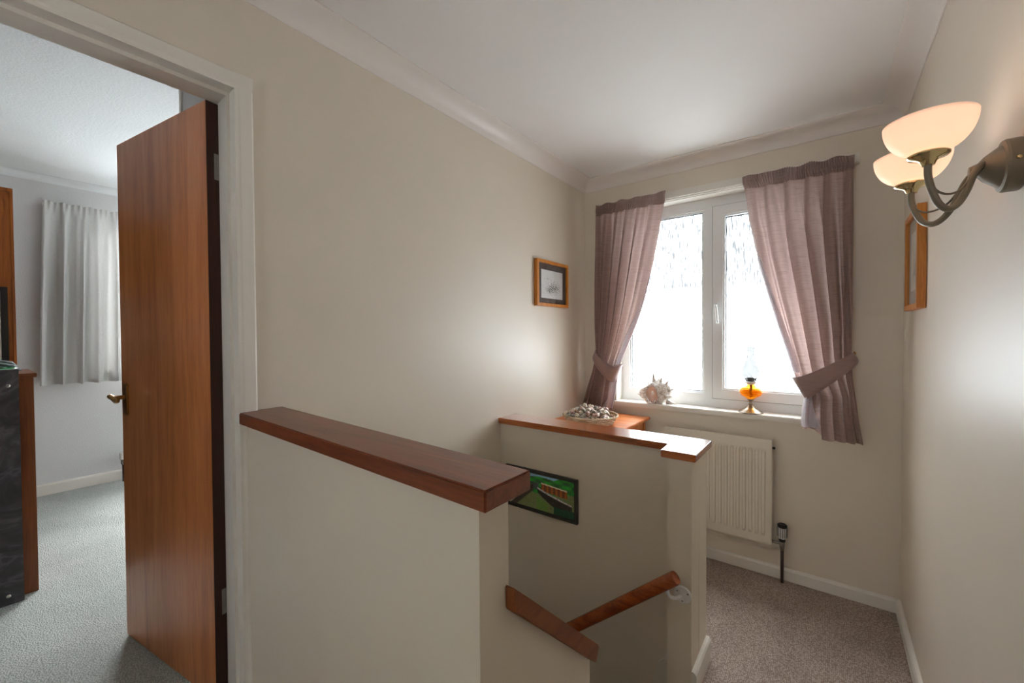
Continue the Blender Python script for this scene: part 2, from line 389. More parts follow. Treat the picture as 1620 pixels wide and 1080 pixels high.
# ------------------------------------------------------------------ half walls round the stairs
n1 = struct('wall_stair_near', prism([(-1.4555, .532), (-.455, .505), (-.455, .583), (-1.4555, .612)], -2.7, 1.152), 'cream2')
n1['label'] = 'cream painted half wall beside the bedroom door, dark wooden cap'
obj('cap', prism([(-1.4555, .508), (-.415, .475), (-.415, .598), (-1.4716, .645), (-1.4716, .565), (-1.4555, .565)], 1.1525, 1.188, .003), 'mahogany', n1)
obj('raked_panel', prism_axis([(.583, -2.6), (.90, -2.6), (.90, .66), (.583, .945)], -.535, -.4552, 'X'), 'cream2', n1)
def obox(bm, c, ux, uy, uz, hx, hy, hz):
    c = Vector(c); ux, uy, uz = Vector(ux), Vector(uy), Vector(uz); vs = []
    for sx, sy, sz in ((-1, -1, -1), (1, -1, -1), (1, 1, -1), (-1, 1, -1), (-1, -1, 1), (1, -1, 1), (1, 1, 1), (-1, 1, 1)):
        vs.append(bm.verts.new(c + ux * sx * hx + uy * sy * hy + uz * sz * hz))
    for f in ((3, 2, 1, 0), (4, 5, 6, 7), (0, 1, 5, 4), (1, 2, 6, 5), (2, 3, 7, 6), (3, 0, 4, 7)): bm.faces.new([vs[i] for i in f])
# sloping flat rail board on the end of the near half wall
bd = prism_axis([(.572, .941), (.890, .648), (.906, .681), (.572, .984)], -.4545, -.432, 'X')
bmesh.ops.bevel(bd, geom=list(bd.edges), offset=.002, segments=2, affect='EDGES')
obj('sloping_rail_board', bd, 'board_wood', n1, label='sloping flat varnished rail board')
n2 = struct('wall_stair_far', box(XL + .001, -.42, 1.82, 1.95, -2.7, .9295), 'cream2')
n2['label'] = 'cream painted half wall in front of the window, orange wooden cap'
obj('cap', prism([(XL + .001, 1.80), (-.535, 1.80), (-.535, 1.685), (-.402, 1.685), (-.402, 1.962), (XL + .001, 1.962)], .93, .96, .0025), 'teak', n2)
obj('end_post', box(-.515, -.4202, 1.70, 1.8198, -2.7, .9295, bev=.002), 'cream2', n2)
skirting('skirting', (-.42, 1.70, 0), (-.42, 1.95, 0), (1, 0, 0), 0, 0, None, .1, n2)
sp = [(-.612, -.5), (-.607, -.14), (-.60, -.06), (-.585, -.01), (-.562, .018), (-.535, .027), (-.5155, .027), (-.5155, -.5)]
obj('stair_string', prism_axis(sp, 1.80, 1.8198, 'Y'), 'gloss_white', n2)
# round handrail
hr = thing('handrail', 'round varnished wooden handrail on a white bracket, sloping down the stairs', 'handrail', (-.463, 1.65, .48))
A = Vector((-.463, 1.652, .482)); Dr = Vector((-.76, 0, -.65)).normalized()
pts = [A + Dr * k for k in (0, .004, .02, .5, 1.05)]
obj('rail', tube(pts, [.018, .0255, .0265, .0265, .0265], 20), 'rail_wood', hr, smooth=True); sharp(bpy.data.objects['rail'], .7)
br = obj('bracket', lathe([(0, 0), (.034, 0), (.034, .004), (.03, .007), (0, .008)], (-.452, 1.699, .395), 24, '-Y'), 'white_metal', hr, smooth=True); sharp(br)
q = A + Dr * .05
obj('arm', tube(smooth_path([(-.458, 1.694, .39), (-.475, 1.672, .385), (-.492, 1.655, .398), (q.x, 1.652, q.z - .022)], 6), .007, 10), 'white_metal', br, smooth=True)
for a in range(3):
    th = a * 2 * PI / 3 + .5
    obj('screw', lathe([(0, 0), (.004, 0), (.003, .002), (0, .002)], (-.452 + .023 * math.cos(th), 1.692, .395 + .023 * math.sin(th)), 10, '-Y'), 'steel', br)

# ------------------------------------------------------------------ bedroom doorway and door
dfm = struct('trim_4', boxes([(XB - .012, -1.4575, .512, .545, UP, 2.19), (XB - .012, -1.4575, -.25, -.217, UP, 2.19), (XB - .012, -1.4575, -.25, .545, 2.19, 2.222)]), 'gloss_white')
dfm['label'] = 'white painted bedroom door frame'
def casing(name, pts):  # bevelled architrave boards
    obj(name, pts, 'gloss_white', dfm)
c1 = prism([(-1.4725, .517), (-1.4585, .517), (-1.4555, .527), (-1.4555, .558), (-1.459, .563), (-1.4725, .563)], UP, 2.2395); casing('architrave', c1)
c2 = prism([(-1.4725, -.222), (-1.4585, -.222), (-1.4555, -.232), (-1.4555, -.263), (-1.459, -.268), (-1.4725, -.268)], UP, 2.2395); casing('architrave', c2)
c3 = prism_axis([(-1.4725, 2.194), (-1.4585, 2.194), (-1.4553, 2.204), (-1.4553, 2.236), (-1.459, 2.24), (-1.4725, 2.24)], -.268, .5632, 'Y'); casing('architrave', c3)
casing('rebate', boxes([(XB - .012, -1.548, .5005, .512, UP, 2.19)]) if False else boxes([(-1.545, -1.50, .503, .512, UP, 2.178), (-1.545, -1.50, -.217, .512, 2.178, 2.19)]))
# leaf
dl = struct('door_1', bmesh.new(), 'door') if False else thing('door_1', 'red brown flush wooden bedroom door standing open', 'door', (-1.598, .497, UP + .005))
del dl['category']; dl['kind'] = 'structure'
ux = Vector((-.66, -.104, 0)).normalized(); nyv = Vector((ux.y, -ux.x, 0))
if nyv.y < 0: nyv = -nyv
H0 = Vector((-1.592, .476, 0)); LW, LT = .665, .043
def dpt(s, d, z): return H0 + ux * s + nyv * d + Vector((0, 0, z))
def dbox(s0, s1, d0, d1, z0, z1, bev=0):
    bm = box(s0, s1, d0, d1, z0, z1, bev=bev)
    for v in bm.verts: v.co = dpt(*v.co)
    bmesh.ops.recalc_face_normals(bm, faces=bm.faces); return bm
obj('leaf', dbox(.0015, LW, 0, LT, UP + .006, 2.186, .0008), 'door', dl)
obj('lipping', dbox(0, .0014, .0005, LT - .0005, UP + .0065, 2.1855), 'door_edge', dl, label='dark hinge edge')
for zc in (1.98, .545):
    hg = obj('hinge', dbox(-.0012, -.0002, LT - .021, LT, zc - .042, zc + .042), 'steel', dl)
    p = dpt(-.004, LT + .004, 0)
    obj('knuckle', lathe([(0, 0), (.0045, 0), (.0045, .084), (0, .084)], (p.x, p.y, zc - .042), 12), 'steel', hg)
    for dz in (-.025, 0, .025):
        p2 = dpt(-.0012, LT - .012, zc + dz); obj('screw', lathe([(0, 0), (.004, 0), (.0025, .0015), (0, .0015)], p2, 8, 'X'), 'steel', hg)
hz = 1.18
hp = obj('handle_plate', dbox(LW - .062, LW - .022, -.006, 0, hz - .062, hz + .062, .002), 'brass', dl)
cz = hz + .01
lv = [dpt(LW - .042, -.006, cz), dpt(LW - .042, -.03, cz), dpt(LW - .046, -.048, cz + .004), dpt(LW - .062, -.056, cz + .010), dpt(LW - .08, -.054, cz + .004), dpt(LW - .1, -.052, cz - .006), dpt(LW - .125, -.056, cz - .003), dpt(LW - .135, -.06, cz + .002)]
obj('lever', tube(smooth_path(lv, 5), .0085, 12), 'brass', hp, smooth=True)
obj('lock_plate', dbox(LW, LW + .0012, .008, LT - .008, hz - .07, hz + .07), 'brass', dl)

# ------------------------------------------------------------------ bedroom shell
XW = -4.77
bw = struct('wall_bedroom_window', boxes([(XW - .2, XW, -1.7, .66, -.1, 2.8), (XW - .2, XW, 1.95, 2.6, -.1, 2.8), (XW - .2, XW, .66, 1.95, -.1, 1.15), (XW - .2, XW, .66, 1.95, 2.42, 2.8)]), 'bed_wall')
bw['label'] = 'pale grey papered bedroom wall with the window'
struct('wall_bedroom_side', box(XW, XB, 2.5, 2.6, -.1, 2.8), 'bed_wall')['label'] = 'pale grey bedroom side wall'
struct('wall_bedroom_front', box(XW, XB, -1.7, -1.6, -.1, 2.8), 'bed_wall')['label'] = 'pale grey bedroom end wall'
struct('wall_bedroom_partition', boxes([(XB - .004, XB - .0005, -1.6, -.26, UP, 2.66), (XB - .004, XB - .0005, .56, .62, UP, 2.66), (XB - .004, XB - .0005, -.26, .56, 2.23, 2.66)]), 'bed_wall')['label'] = 'pale grey bedroom face of the partition wall'
cb = struct('wall_bedroom_closet', box(-2.37, XB - .0005, .62, 2.5, UP, 2.66), 'bed_wall'); cb['label'] = 'pale grey boxed closet behind the open door'
obj('corner_bead', box(-2.392, -2.37, .612, .64, UP, 2.66), 'gloss_white', cb)
struct('ceiling_bedroom', box(XW, XB, -1.6, 2.5, 2.66, 2.76), 'bed_ceiling')['label'] = 'white textured bedroom ceiling'
struct('floor_bedroom', boxes([(XW, XB, -1.6, 2.5, 0, UP), (XB, XL - .001, -.25, .545, 0, UP)]), 'bed_carpet')['label'] = 'pale grey bedroom carpet'
skirting('baseboard_bedroom', (XW, -1.6, UP), (XW, 2.5, UP), (1, 0, 0), 0, 0, 'white skirting under the bedroom window', .085)
bm = bmesh.new(); n = 8; ra = []; rb = []
for i in range(n + 1):
    a = i / n * PI / 2; p = (.05 * (1 - math.cos(a)), -.05 + .05 * math.sin(a))
    ra.append(bm.verts.new((XW + p[0] + .001, -1.6, 2.659 + p[1]))); rb.append(bm.verts.new((XW + p[0] + .001, 2.5, 2.659 + p[1])))
for i in range(n): bm.faces.new((ra[i], rb[i], rb[i + 1], ra[i + 1]))
struct('trim_5', bm, 'upvc', smooth=True)['label'] = 'white cove at the bedroom ceiling'
w2 = struct('window_2', boxes([(XW - .14, XW - .08, .66, .72, 1.15, 2.42), (XW - .14, XW - .08, 1.89, 1.95, 1.15, 2.42), (XW - .14, XW - .08, .72, 1.89, 1.15, 1.21), (XW - .14, XW - .08, .72, 1.89, 2.36, 2.42), (XW - .14, XW - .08, 1.28, 1.34, 1.21, 2.36)]), 'upvc')
w2['label'] = 'white bedroom window behind the grey curtain'
for y0, y1 in ((.72, 1.28), (1.34, 1.89)): obj('pane', box(XW - .115, XW - .109, y0, y1, 1.21, 2.36), 'glass', w2)
obj('sill', box(XW - .08, XW + .03, .66, 1.95, 1.13, 1.1498), 'gloss_white', w2)

# ------------------------------------------------------------------ landing window
YW = 2.955
w1 = struct('window_1', boxes([(WX0, -1.163, YW, YW + .07, .945, WZ1), (-.06, WX1, YW, YW + .07, .945, WZ1), (-1.163, -.06, YW, YW + .07, .945, 1.03), (-1.163, -.06, YW, YW + .07, 2.238, WZ1), (-.655, -.592, YW, YW + .07, 1.03, 2.238)]), 'upvc')
w1['label'] = 'white plastic window with rain patterned obscure glass'
def frame_bars(x0, x1, z0, z1, w, y0, y1):
    return boxes([(x0, x0 + w, y0, y1, z0, z1), (x1 - w, x1, y0, y1, z0, z1), (x0 + w, x1 - w, y0, y1, z0, z0 + w), (x0 + w, x1 - w, y0, y1, z1 - w, z1)])
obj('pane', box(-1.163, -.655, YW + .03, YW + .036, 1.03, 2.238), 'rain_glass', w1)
obj('glazing_bead', frame_bars(-1.163, -.655, 1.03, 2.238, .012, YW + .012, YW + .0295), 'upvc', w1)
sash = obj('sash', frame_bars(-.598, -.052, 1.005, 2.245, .058, YW - .018, YW - .0005), 'upvc', w1)
obj('glazing_bead', frame_bars(-.54, -.11, 1.063, 2.187, .012, YW - .008, YW + .0295), 'upvc', sash)
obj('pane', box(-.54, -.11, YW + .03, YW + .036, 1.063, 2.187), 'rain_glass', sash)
M['gasket'] = plain('dark_glazing_gasket', (70, 72, 72), .6).m
obj('gasket', frame_bars(-.528, -.122, 1.075, 2.175, .004, YW + .02, YW + .0305), 'gasket', sash)
obj('gasket', frame_bars(-1.151, -.667, 1.042, 2.226, .004, YW + .02, YW + .0305), 'gasket', w1)
M['seal'] = plain('grey_weather_seal', (150, 152, 152), .6).m
obj('weather_seal', frame_bars(-.603, -.047, 1.0, 2.25, .0045, YW - .006, YW - .0005), 'seal', sash)
hd = obj('handle', box(-.586, -.566, YW - .026, YW - .0185, 1.555, 1.625, bev=.002), 'upvc', sash)
obj('lever', tube(smooth_path([(-.576, YW - .026, 1.605), (-.576, YW - .05, 1.605), (-.570, YW - .056, 1.59), (-.566, YW - .054, 1.55), (-.563, YW - .05, 1.49)], 5), .0075, 8), 'upvc', sash, smooth=True)
obj('reveal', boxes([(WX0, WX0 + .004, YB, YW, .945, WZ1), (WX1 - .004, WX1, YB, YW, .945, WZ1), (WX0 + .004, WX1 - .004, YB, YW, WZ1 - .004, WZ1)]), 'gloss_white', w1)
sl = obj('sill', box(WX0, WX1, YB, YW, WZ0, .945), 'gloss_white', w1)
obj('sill_nosing', box(WX0 - .01, WX1 + .03, YB - .032, YB - .0002, .915, .945, bev=.004), 'gloss_white', w1)

ctr = thing('curtain_track', 'white curtain track board above the landing window', 'curtain track', (-.6, 2.84, 2.305))
obj('board', box(-1.37, .125, 2.832, 2.8515, 2.31, 2.365, bev=.002), 'gloss_white', ctr)
obj('rail', box(-1.36, .115, 2.818, 2.8318, 2.318, 2.332), 'gloss_white', ctr)

# ------------------------------------------------------------------ mauve curtains
def lerp_tab(tab, z):
    # tab sorted by descending z, smooth interpolation
    if z >= tab[0][0]: return tab[0][1]
    for (z0, a), (z1, b) in zip(tab, tab[1:]):
        if z >= z1:
            t = (z0 - z) / (z0 - z1); return a + (b - a) * t
    return tab[-1][1]
def mauve_curtain(lab, inner, outer, ztop, zhead, ztie, zb_in, zb_out, hook, sgn, seed, base, tie):
    rnd = random.Random(seed); ph = [rnd.uniform(0, 6.28) for _ in range(8)]
    t = thing('curtain', lab, 'curtain', base)
    yc = 2.772
    def X(u, z): a = lerp_tab(inner, z); b = lerp_tab(outer, z); return a + (b - a) * u
    def foldy(u, z):
        k = max(0, min(1, (zhead - z) / .35))
        near = math.exp(-((z - ztie) / .16) ** 2)
        amp = .036 * (1 - .5 * near) * (1 - .35 * max(0, min(1, (1.15 - z) / .2)))
        w = u + .03 * math.sin(5 * u + ph[0]) + .012 * math.sin(3 * z + 6 * u + ph[1])
        f = math.sin(2 * PI * 5.5 * w + ph[2]) * .8 + .32 * math.sin(2 * PI * 11 * w + ph[3] + 1.2 * z) + .2 * math.sin(2 * PI * 3 * w + ph[4] - z)
        f = math.copysign(abs(f) ** .8, f)
        bulge = -.03 * near * math.sin(PI * u)
        return yc + amp * f * (.35 + .65 * k) + bulge
    def xfold(u, z):
        k = max(0, min(1, (zhead - z) / .3)); w = u + .03 * math.sin(5 * u + ph[0]) + .012 * math.sin(3 * z + 6 * u + ph[1]); return .021 * k * math.cos(2 * PI * 5.5 * w + ph[2]) * (lerp_tab(outer, z) - lerp_tab(inner, z)) / .5 * sgn
    zb = lambda u: zb_in + (zb_out - zb_in) * min(1, max(0, (u - .22) / .12)) if True else 0
    def body(u, v):
        z = zhead + (zb(u) - zhead) * v; w = math.sin(PI * u)
        return (X(u, z) + xfold(u, z) * w, foldy(u, z), z)
    o = obj('drape', grid(body, 190, 90), 'mauve', t, smooth=True)
    np_ = 46
    def head(u, v):
        z = ztop + (zhead - .004 - ztop) * v
        z += (.0035 * math.sin(2 * PI * 5 * u + ph[6]) + .0025 * math.sin(2 * PI * np_ * u)) * (1 - v)
        r = math.sin(2 * PI * np_ * (u + .006 * math.sin(9 * u + 4 * v)) + ph[7]); a = .008 if .12 < v < .9 else .0055
        y = foldy(u, zhead) * v + (yc + .010 * math.sin(2 * PI * 4 * u + ph[0])) * (1 - v)
        return (X(u, z) + .002 * math.cos(2 * PI * np_ * u), y - .004 + a * r, z)
    obj('gathered_heading', grid(head, np_ * 8, 10), 'mauve', t, smooth=True)
    # pale lining showing on the turned leading edge
    def lin(u, v):
        z = ztie - .10 + (zb_in + .012 - ztie + .10) * v; w = .16 + .14 * v
        uu = u * w
        return (X(uu, z) - sgn * .004 * (1 - u) + xfold(uu, z) * math.sin(PI * uu), foldy(uu, z) - .007 - .012 * math.sin(PI * u), z)
    obj('lining', grid(lin, 16, 24), 'lining', t, smooth=True, label='pale lilac satin lining turned outwards')
    def lead(u, v):  # pale strip painting in the bright sheen along the leading edge
        z = 1.86 + (ztie + .02 - 1.86) * v; w = .035 + .085 * v; uu = u * w
        return (X(uu, z) - sgn * .003 * (1 - u) + xfold(uu, z) * math.sin(PI * uu), foldy(uu, z) - .005 - .008 * math.sin(PI * u), z)
    obj('leading_edge_sheen', grid(lead, 8, 40), 'lining', t, smooth=True)
    # tie back band
    P = [Vector(p) for p in tie['path']]; Wd = tie['w']; sp_ = smooth_path(P, 10); nS = len(sp_) - 1
    def band(u, v):
        i = min(nS, int(round(v * nS))); p = sp_[i]; w = Wd[0] + (Wd[1] - Wd[0]) * min(1, v * 1.25)
        tz = tie['tilt'] * (u - .5) * w
        return (p.x + tz * sgn, p.y, p.z + (.5 - u) * w)
    obj('tieback', grid(band, 4, nS), 'mauve_plain', t, smooth=True, solid=.006, label='plain mauve tieback band')
    obj('hook', tube(smooth_path([(hook[0], 2.8515, hook[1]), (hook[0], 2.80, hook[1]), (hook[0] - sgn * .004, 2.79, hook[1] + .012)], 4), .004, 8), 'brass', t, smooth=True)
    return t
inR = [(2.40, -.412), (2.30, -.408), (2.26, -.392), (2.08, -.371), (1.85, -.325), (1.631, -.27), (1.45, -.22), (1.308, -.178), (1.17, -.142), (1.09, -.096), (1.02, -.108), (.95, -.112), (.85, -.108)]
ouR = [(2.40, .104), (2.26, .098), (1.9, .100), (1.5, .10), (1.30, .095), (1.18, .103), (1.0, .124), (.85, .146)]
mauve_curtain('mauve silk curtain tied back towards the right wall, beside the oil lamp', inR, ouR, 2.342, 2.268, 1.19, .905, .853, (.112, 1.315), 1, 3, (.0, 2.772, .85),
    dict(path=[(.112, 2.80, 1.305), (.104, 2.745, 1.29), (.06, 2.715, 1.252), (-.02, 2.705, 1.19), (-.085, 2.712, 1.145), (-.122, 2.742, 1.125), (-.118, 2.79, 1.12), (-.06, 2.825, 1.13)], w=(.03, .125), tilt=.55))
inL = [(2.42, -.848), (2.30, -.85), (2.12, -.882), (1.9, -.93), (1.673, -.988), (1.5, -1.045), (1.374, -1.098), (1.24, -1.152), (1.14, -1.176), (1.06, -1.188), (.98, -1.2), (.87, -1.224)]
ouL = [(2.42, -1.343), (2.2, -1.348), (1.8, -1.352), (1.5, -1.35), (1.28, -1.342), (1.15, -1.372), (1.0, -1.42), (.87, -1.458)]
mauve_curtain('mauve silk curtain tied back above the basket of seashells', inL, ouL, 2.352, 2.282, 1.19, .885, .876, (-1.352, 1.30), -1, 11, (-1.3, 2.772, .87),
    dict(path=[(-1.352, 2.80, 1.30), (-1.345, 2.745, 1.285), (-1.315, 2.715, 1.25), (-1.26, 2.705, 1.195), (-1.205, 2.712, 1.155), (-1.172, 2.742, 1.15), (-1.178, 2.79, 1.15), (-1.23, 2.825, 1.16)], w=(.03, .12), tilt=.45))

# ------------------------------------------------------------------ radiator
RX0, RX1, RZ0, RZ1, RY = -.856, -.252, .213, .815, 2.768
rd = thing('radiator', 'cream panel radiator with vertical flutes below the window sill', 'radiator', (-.554, 2.80, RZ0))
obj('panel', box(RX0, RX1, RY, RY + .012, RZ0, RZ1, bev=.004), 'radiator', rd)
obj('back_panel', box(RX0 + .01, RX1 - .01, 2.815, 2.827, RZ0 + .01, RZ1 - .01, bev=.003), 'radiator', rd)
nf = 17; pitch = (RX1 - RX0 - .05) / nf
fm = None
for i in range(nf):
    xc = RX0 + .025 + pitch * (i + .5); h = .0105
    if fm is None:
        bm = bmesh.new(); pr_ = [(-h, 0), (-h * .62, -.007), (h * .62, -.007), (h, 0)]
        zz = [(RZ0 + .045, .0), (RZ0 + .062, 1), (RZ1 - .075, 1), (RZ1 - .058, .0)]; rows = []
        for z, k in zz: rows.append([bm.verts.new((x, -.0 + y * k - .0002, z)) for x, y in pr_])
        for a, b in zip(rows, rows[1:]):
            for k in range(3): bm.faces.new((a[k], a[k + 1], b[k + 1], b[k]))
        bmesh.ops.recalc_face_normals(bm, faces=bm.faces)
        fm = bpy.data.meshes.new('flute'); bm.to_mesh(fm); bm.free(); fm.materials.append(M['radiator']); fm.transform(Matrix.Translation((0, 0, -RZ0)))
    o = bpy.data.objects.new('flute', fm); COL.objects.link(o); o.parent = rd; o.location = (xc + .554, RY - 2.80, 0)
obj('side_cover', box(RX1 - .003, RX1, RY + .0125, 2.8275, RZ0 + .012, RZ1 - .004), 'radiator', rd)
obj('side_cover', box(RX0, RX0 + .003, RY + .0125, 2.8275, RZ0 + .012, RZ1 - .004), 'radiator', rd)
tg = obj('top_grille', box(RX0 + .003, RX1 - .003, RY + .0125, 2.8145, RZ1 - .012, RZ1 - .006), 'radiator', rd)
obj('bleed_valve', lathe([(0, 0), (.007, 0), (.007, .012), (.004, .014), (0, .014)], (RX1, 2.80, RZ1 - .05), 10, 'X'), 'black', rd)
vx, vy = -.203, 2.80
vb = obj('valve', lathe([(0, .185), (.009, .185), (.011, .2), (.014, .215), (.014, .235), (.012, .24), (0, .24)], (vx, vy, 0), 16), 'steel', rd, smooth=True); sharp(vb)
vc = obj('valve_cap', lathe([(0, .252), (.016, .252), (.0225, .262), (.0235, .318), (.0225, .322), (0, .322)], (vx, vy, 0), 20), 'white_metal', vb, smooth=True); sharp(vc)
obj('valve_collar', lathe([(0, .238), (.0165, .238), (.0185, .258), (.015, .262), (0, .262)], (vx, vy, 0), 18), 'black', vb, smooth=True)
obj('valve_top', lathe([(.018, .318), (.0245, .319), (.0245, .332), (.02, .337), (.016, .334), (0, .334)], (vx, vy, 0), 20), 'black', vb, smooth=True)
for k in range(14):
    a = 2 * PI * k / 14; c, s = math.cos(a), math.sin(a)
    obj('rib', tube([(vx + .0232 * c, vy + .0232 * s, .264), (vx + .024 * c, vy + .024 * s, .317)], .0016, 5), 'black', vb)
obj('pipe', tube([(vx, vy, 0.001), (vx, vy, .19)], .0085, 14), 'dark_pipe', rd, smooth=True)
obj('tail', tube([(vx, vy, .225), (vx - .03, vy, .225), (RX1, vy, .225)], .008, 10), 'steel', rd, smooth=True)

# ------------------------------------------------------------------ pictures
def sketch(u, v, seed=1):
    rnd = random.Random(int(u * 90) * 977 + int(v * 120) * 13 + seed)
    k = 222
    dx, dy = u - .58, v - .63
    blob = math.exp(-(dx / .24) ** 2 - (dy / .16) ** 2) + .5 * math.exp(-((u - .35) / .13) ** 2 - ((v - .72) / .1) ** 2) + .25 * math.exp(-((u - .25) / .12) ** 2 - ((v - .3) / .04) ** 2)
    if rnd.random() < blob * .75: k -= rnd.uniform(70, 190)
    elif rnd.random() < .05 and .1 < u < .9 and .2 < v < .9: k -= rnd.uniform(10, 50)
    return (k, k - 1, k - 3)
def sketch_warm(u, v): k = sketch(u, v, 5)[0]; return (k - 6, k - 12, k - 20)
def wall_picture(lab, wallx, sgn, y0, y1, z0, z1, fw, fd, mount, my, mz0, mz1, frame_mat, fn):
    """frame on a wall of constant X; sgn: direction of the room"""
    t = thing('picture_frame', lab, 'picture', (wallx, (y0 + y1) / 2, z0))
    xa, xb = sorted((wallx + sgn * .001, wallx + sgn * fd))
    for a in ((y0, y0 + fw, z0, z1), (y1 - fw, y1, z0, z1), (y0 + fw, y1 - fw, z0, z0 + fw), (y0 + fw, y1 - fw, z1 - fw, z1)):
        obj('frame_rail', box(xa, xb, *a, bev=.0008), frame_mat, t)
    xm = wallx + sgn * fd * .45
    xs = sorted((xm - .001, xm + .001)); obj('mount', box(xs[0], xs[1], y0 + fw, y1 - fw, z0 + fw, z1 - fw), mount, t)
    a0, a1 = y0 + fw + my, y1 - fw - my; b0, b1 = z0 + fw + mz0, z1 - fw - mz1; xp = xm + sgn * .0016
    L = (lambda u, v: (xp, a0 + (a1 - a0) * u, b1 + (b0 - b1) * v)) if sgn > 0 else (lambda u, v: (xp, a1 + (a0 - a1) * u, b1 + (b0 - b1) * v))
    obj('print', colour_grid(L, fn, 70, 90), 'print', t)
    xg = wallx + sgn * fd * .7; xs = sorted((xg, xg + sgn * .0015)); obj('glass', box(xs[0], xs[1], y0 + fw, y1 - fw, z0 + fw, z1 - fw), 'glass', t)
    return t
wall_picture('honey wood framed ink sketch with a dark mount beside the left curtain', XL, 1, 2.165, 2.555, 1.608, 1.905, .020, .026, 'dark_mount', .042, .034, .04, 'oak', sketch)
wall_picture('honey wood framed sketch with a grey mount below the wall light', XR, -1, 2.235, 2.565, 1.52, 1.925, .022, .028, 'grey_mount', .05, .06, .055, 'oak', sketch_warm)

def painting(u, v):
    r = random.Random(int(u * 140) * 733 + int(v * 90) * 17); n = r.uniform(-30, 22)
    # sky / trees / grassy bank / boat hull with rusty deckhouse
    if v < .12 + .05 * math.sin(7 * u + 1) and .15 < u < .8 - v: c = (120, 165, 190)
    elif v < .46 - .1 * math.cos(6 * u): c = (40, 124 + 44 * math.sin(23 * u) * math.cos(31 * v), 44)
    else: c = (104, 118, 70)
    if .25 < u < .48 and .25 < v < .44: c = (62, 76, 66)
    if u < .30 and v > .34 and u < .62 - v * .55 and u > .44 - v * .52: c = (168, 150, 120) if u > .50 - v * .52 else (70, 200, 66)
    if u < .44 - v * .52 and v > .5: c = (52, 170, 46)
    if abs(u - (.60 - v * .52)) < .05 and v > .3 and u < .4: c = (60, 52, 44)
    dh0, dh1 = .235 + .16 * (u - .5), .44 + .16 * (u - .5)
    if .52 < u < .90 and dh0 < v < dh1: c = (128 + 34 * math.sin(95 * u), 66 + 16 * math.sin(95 * u), 26)
    if .52 < u < .90 and abs(v - dh0) < .018: c = (196, 184, 160)
    hu = (u - .46) / .5
    if 0 < hu < 1:
        top = .36 + .28 * hu ** .8; bot = top + .05 + .10 * math.sin(min(1, hu) * PI * .6)
        if top < v < top + .05: c = (176, 172, 166) if r.random() > .2 else (96, 90, 86)
        elif top + .05 <= v < bot + .16 * hu + .1: c = (48, 42, 36)
    if v > .80 and u > .7: c = (24, 70, 46)
    if v > .55 and .45 < u < .62 and v > .62 + (u - .45): c = (92, 130, 54)
    g = (c[0] + c[1] + c[2]) / 3
    return tuple(max(0, min(255, (k * .88 + g * .12) * 1.25 + 8 + n * (.6 + .4 * math.sin(70 * u + 50 * v)))) for k in c)
t = thing('picture_frame', 'charcoal framed colourful painting of a boat on a green bank, on the stair wall', 'picture', (-1.20, 1.82, .486))
x0, x1, z0, z1, fw = -1.425, -.978, .486, .708, .017
for a in ((x0, x0 + fw, z0, z1), (x1 - fw, x1, z0, z1), (x0 + fw, x1 - fw, z0, z0 + fw), (x0 + fw, x1 - fw, z1 - fw, z1)):
    obj('frame_rail', box(a[0], a[1], 1.803, 1.8195, a[2], a[3], bev=.001), 'dark_frame', t)
obj('print', colour_grid(lambda u, v: (x0 + fw + (x1 - x0 - 2 * fw) * u, 1.812, z1 - fw + (z0 - z1 + 2 * fw) * v), painting, 140, 90), 'print', t)
obj('backing', box(x0 + fw, x1 - fw, 1.8125, 1.8195, z0 + fw, z1 - fw), 'black', t)

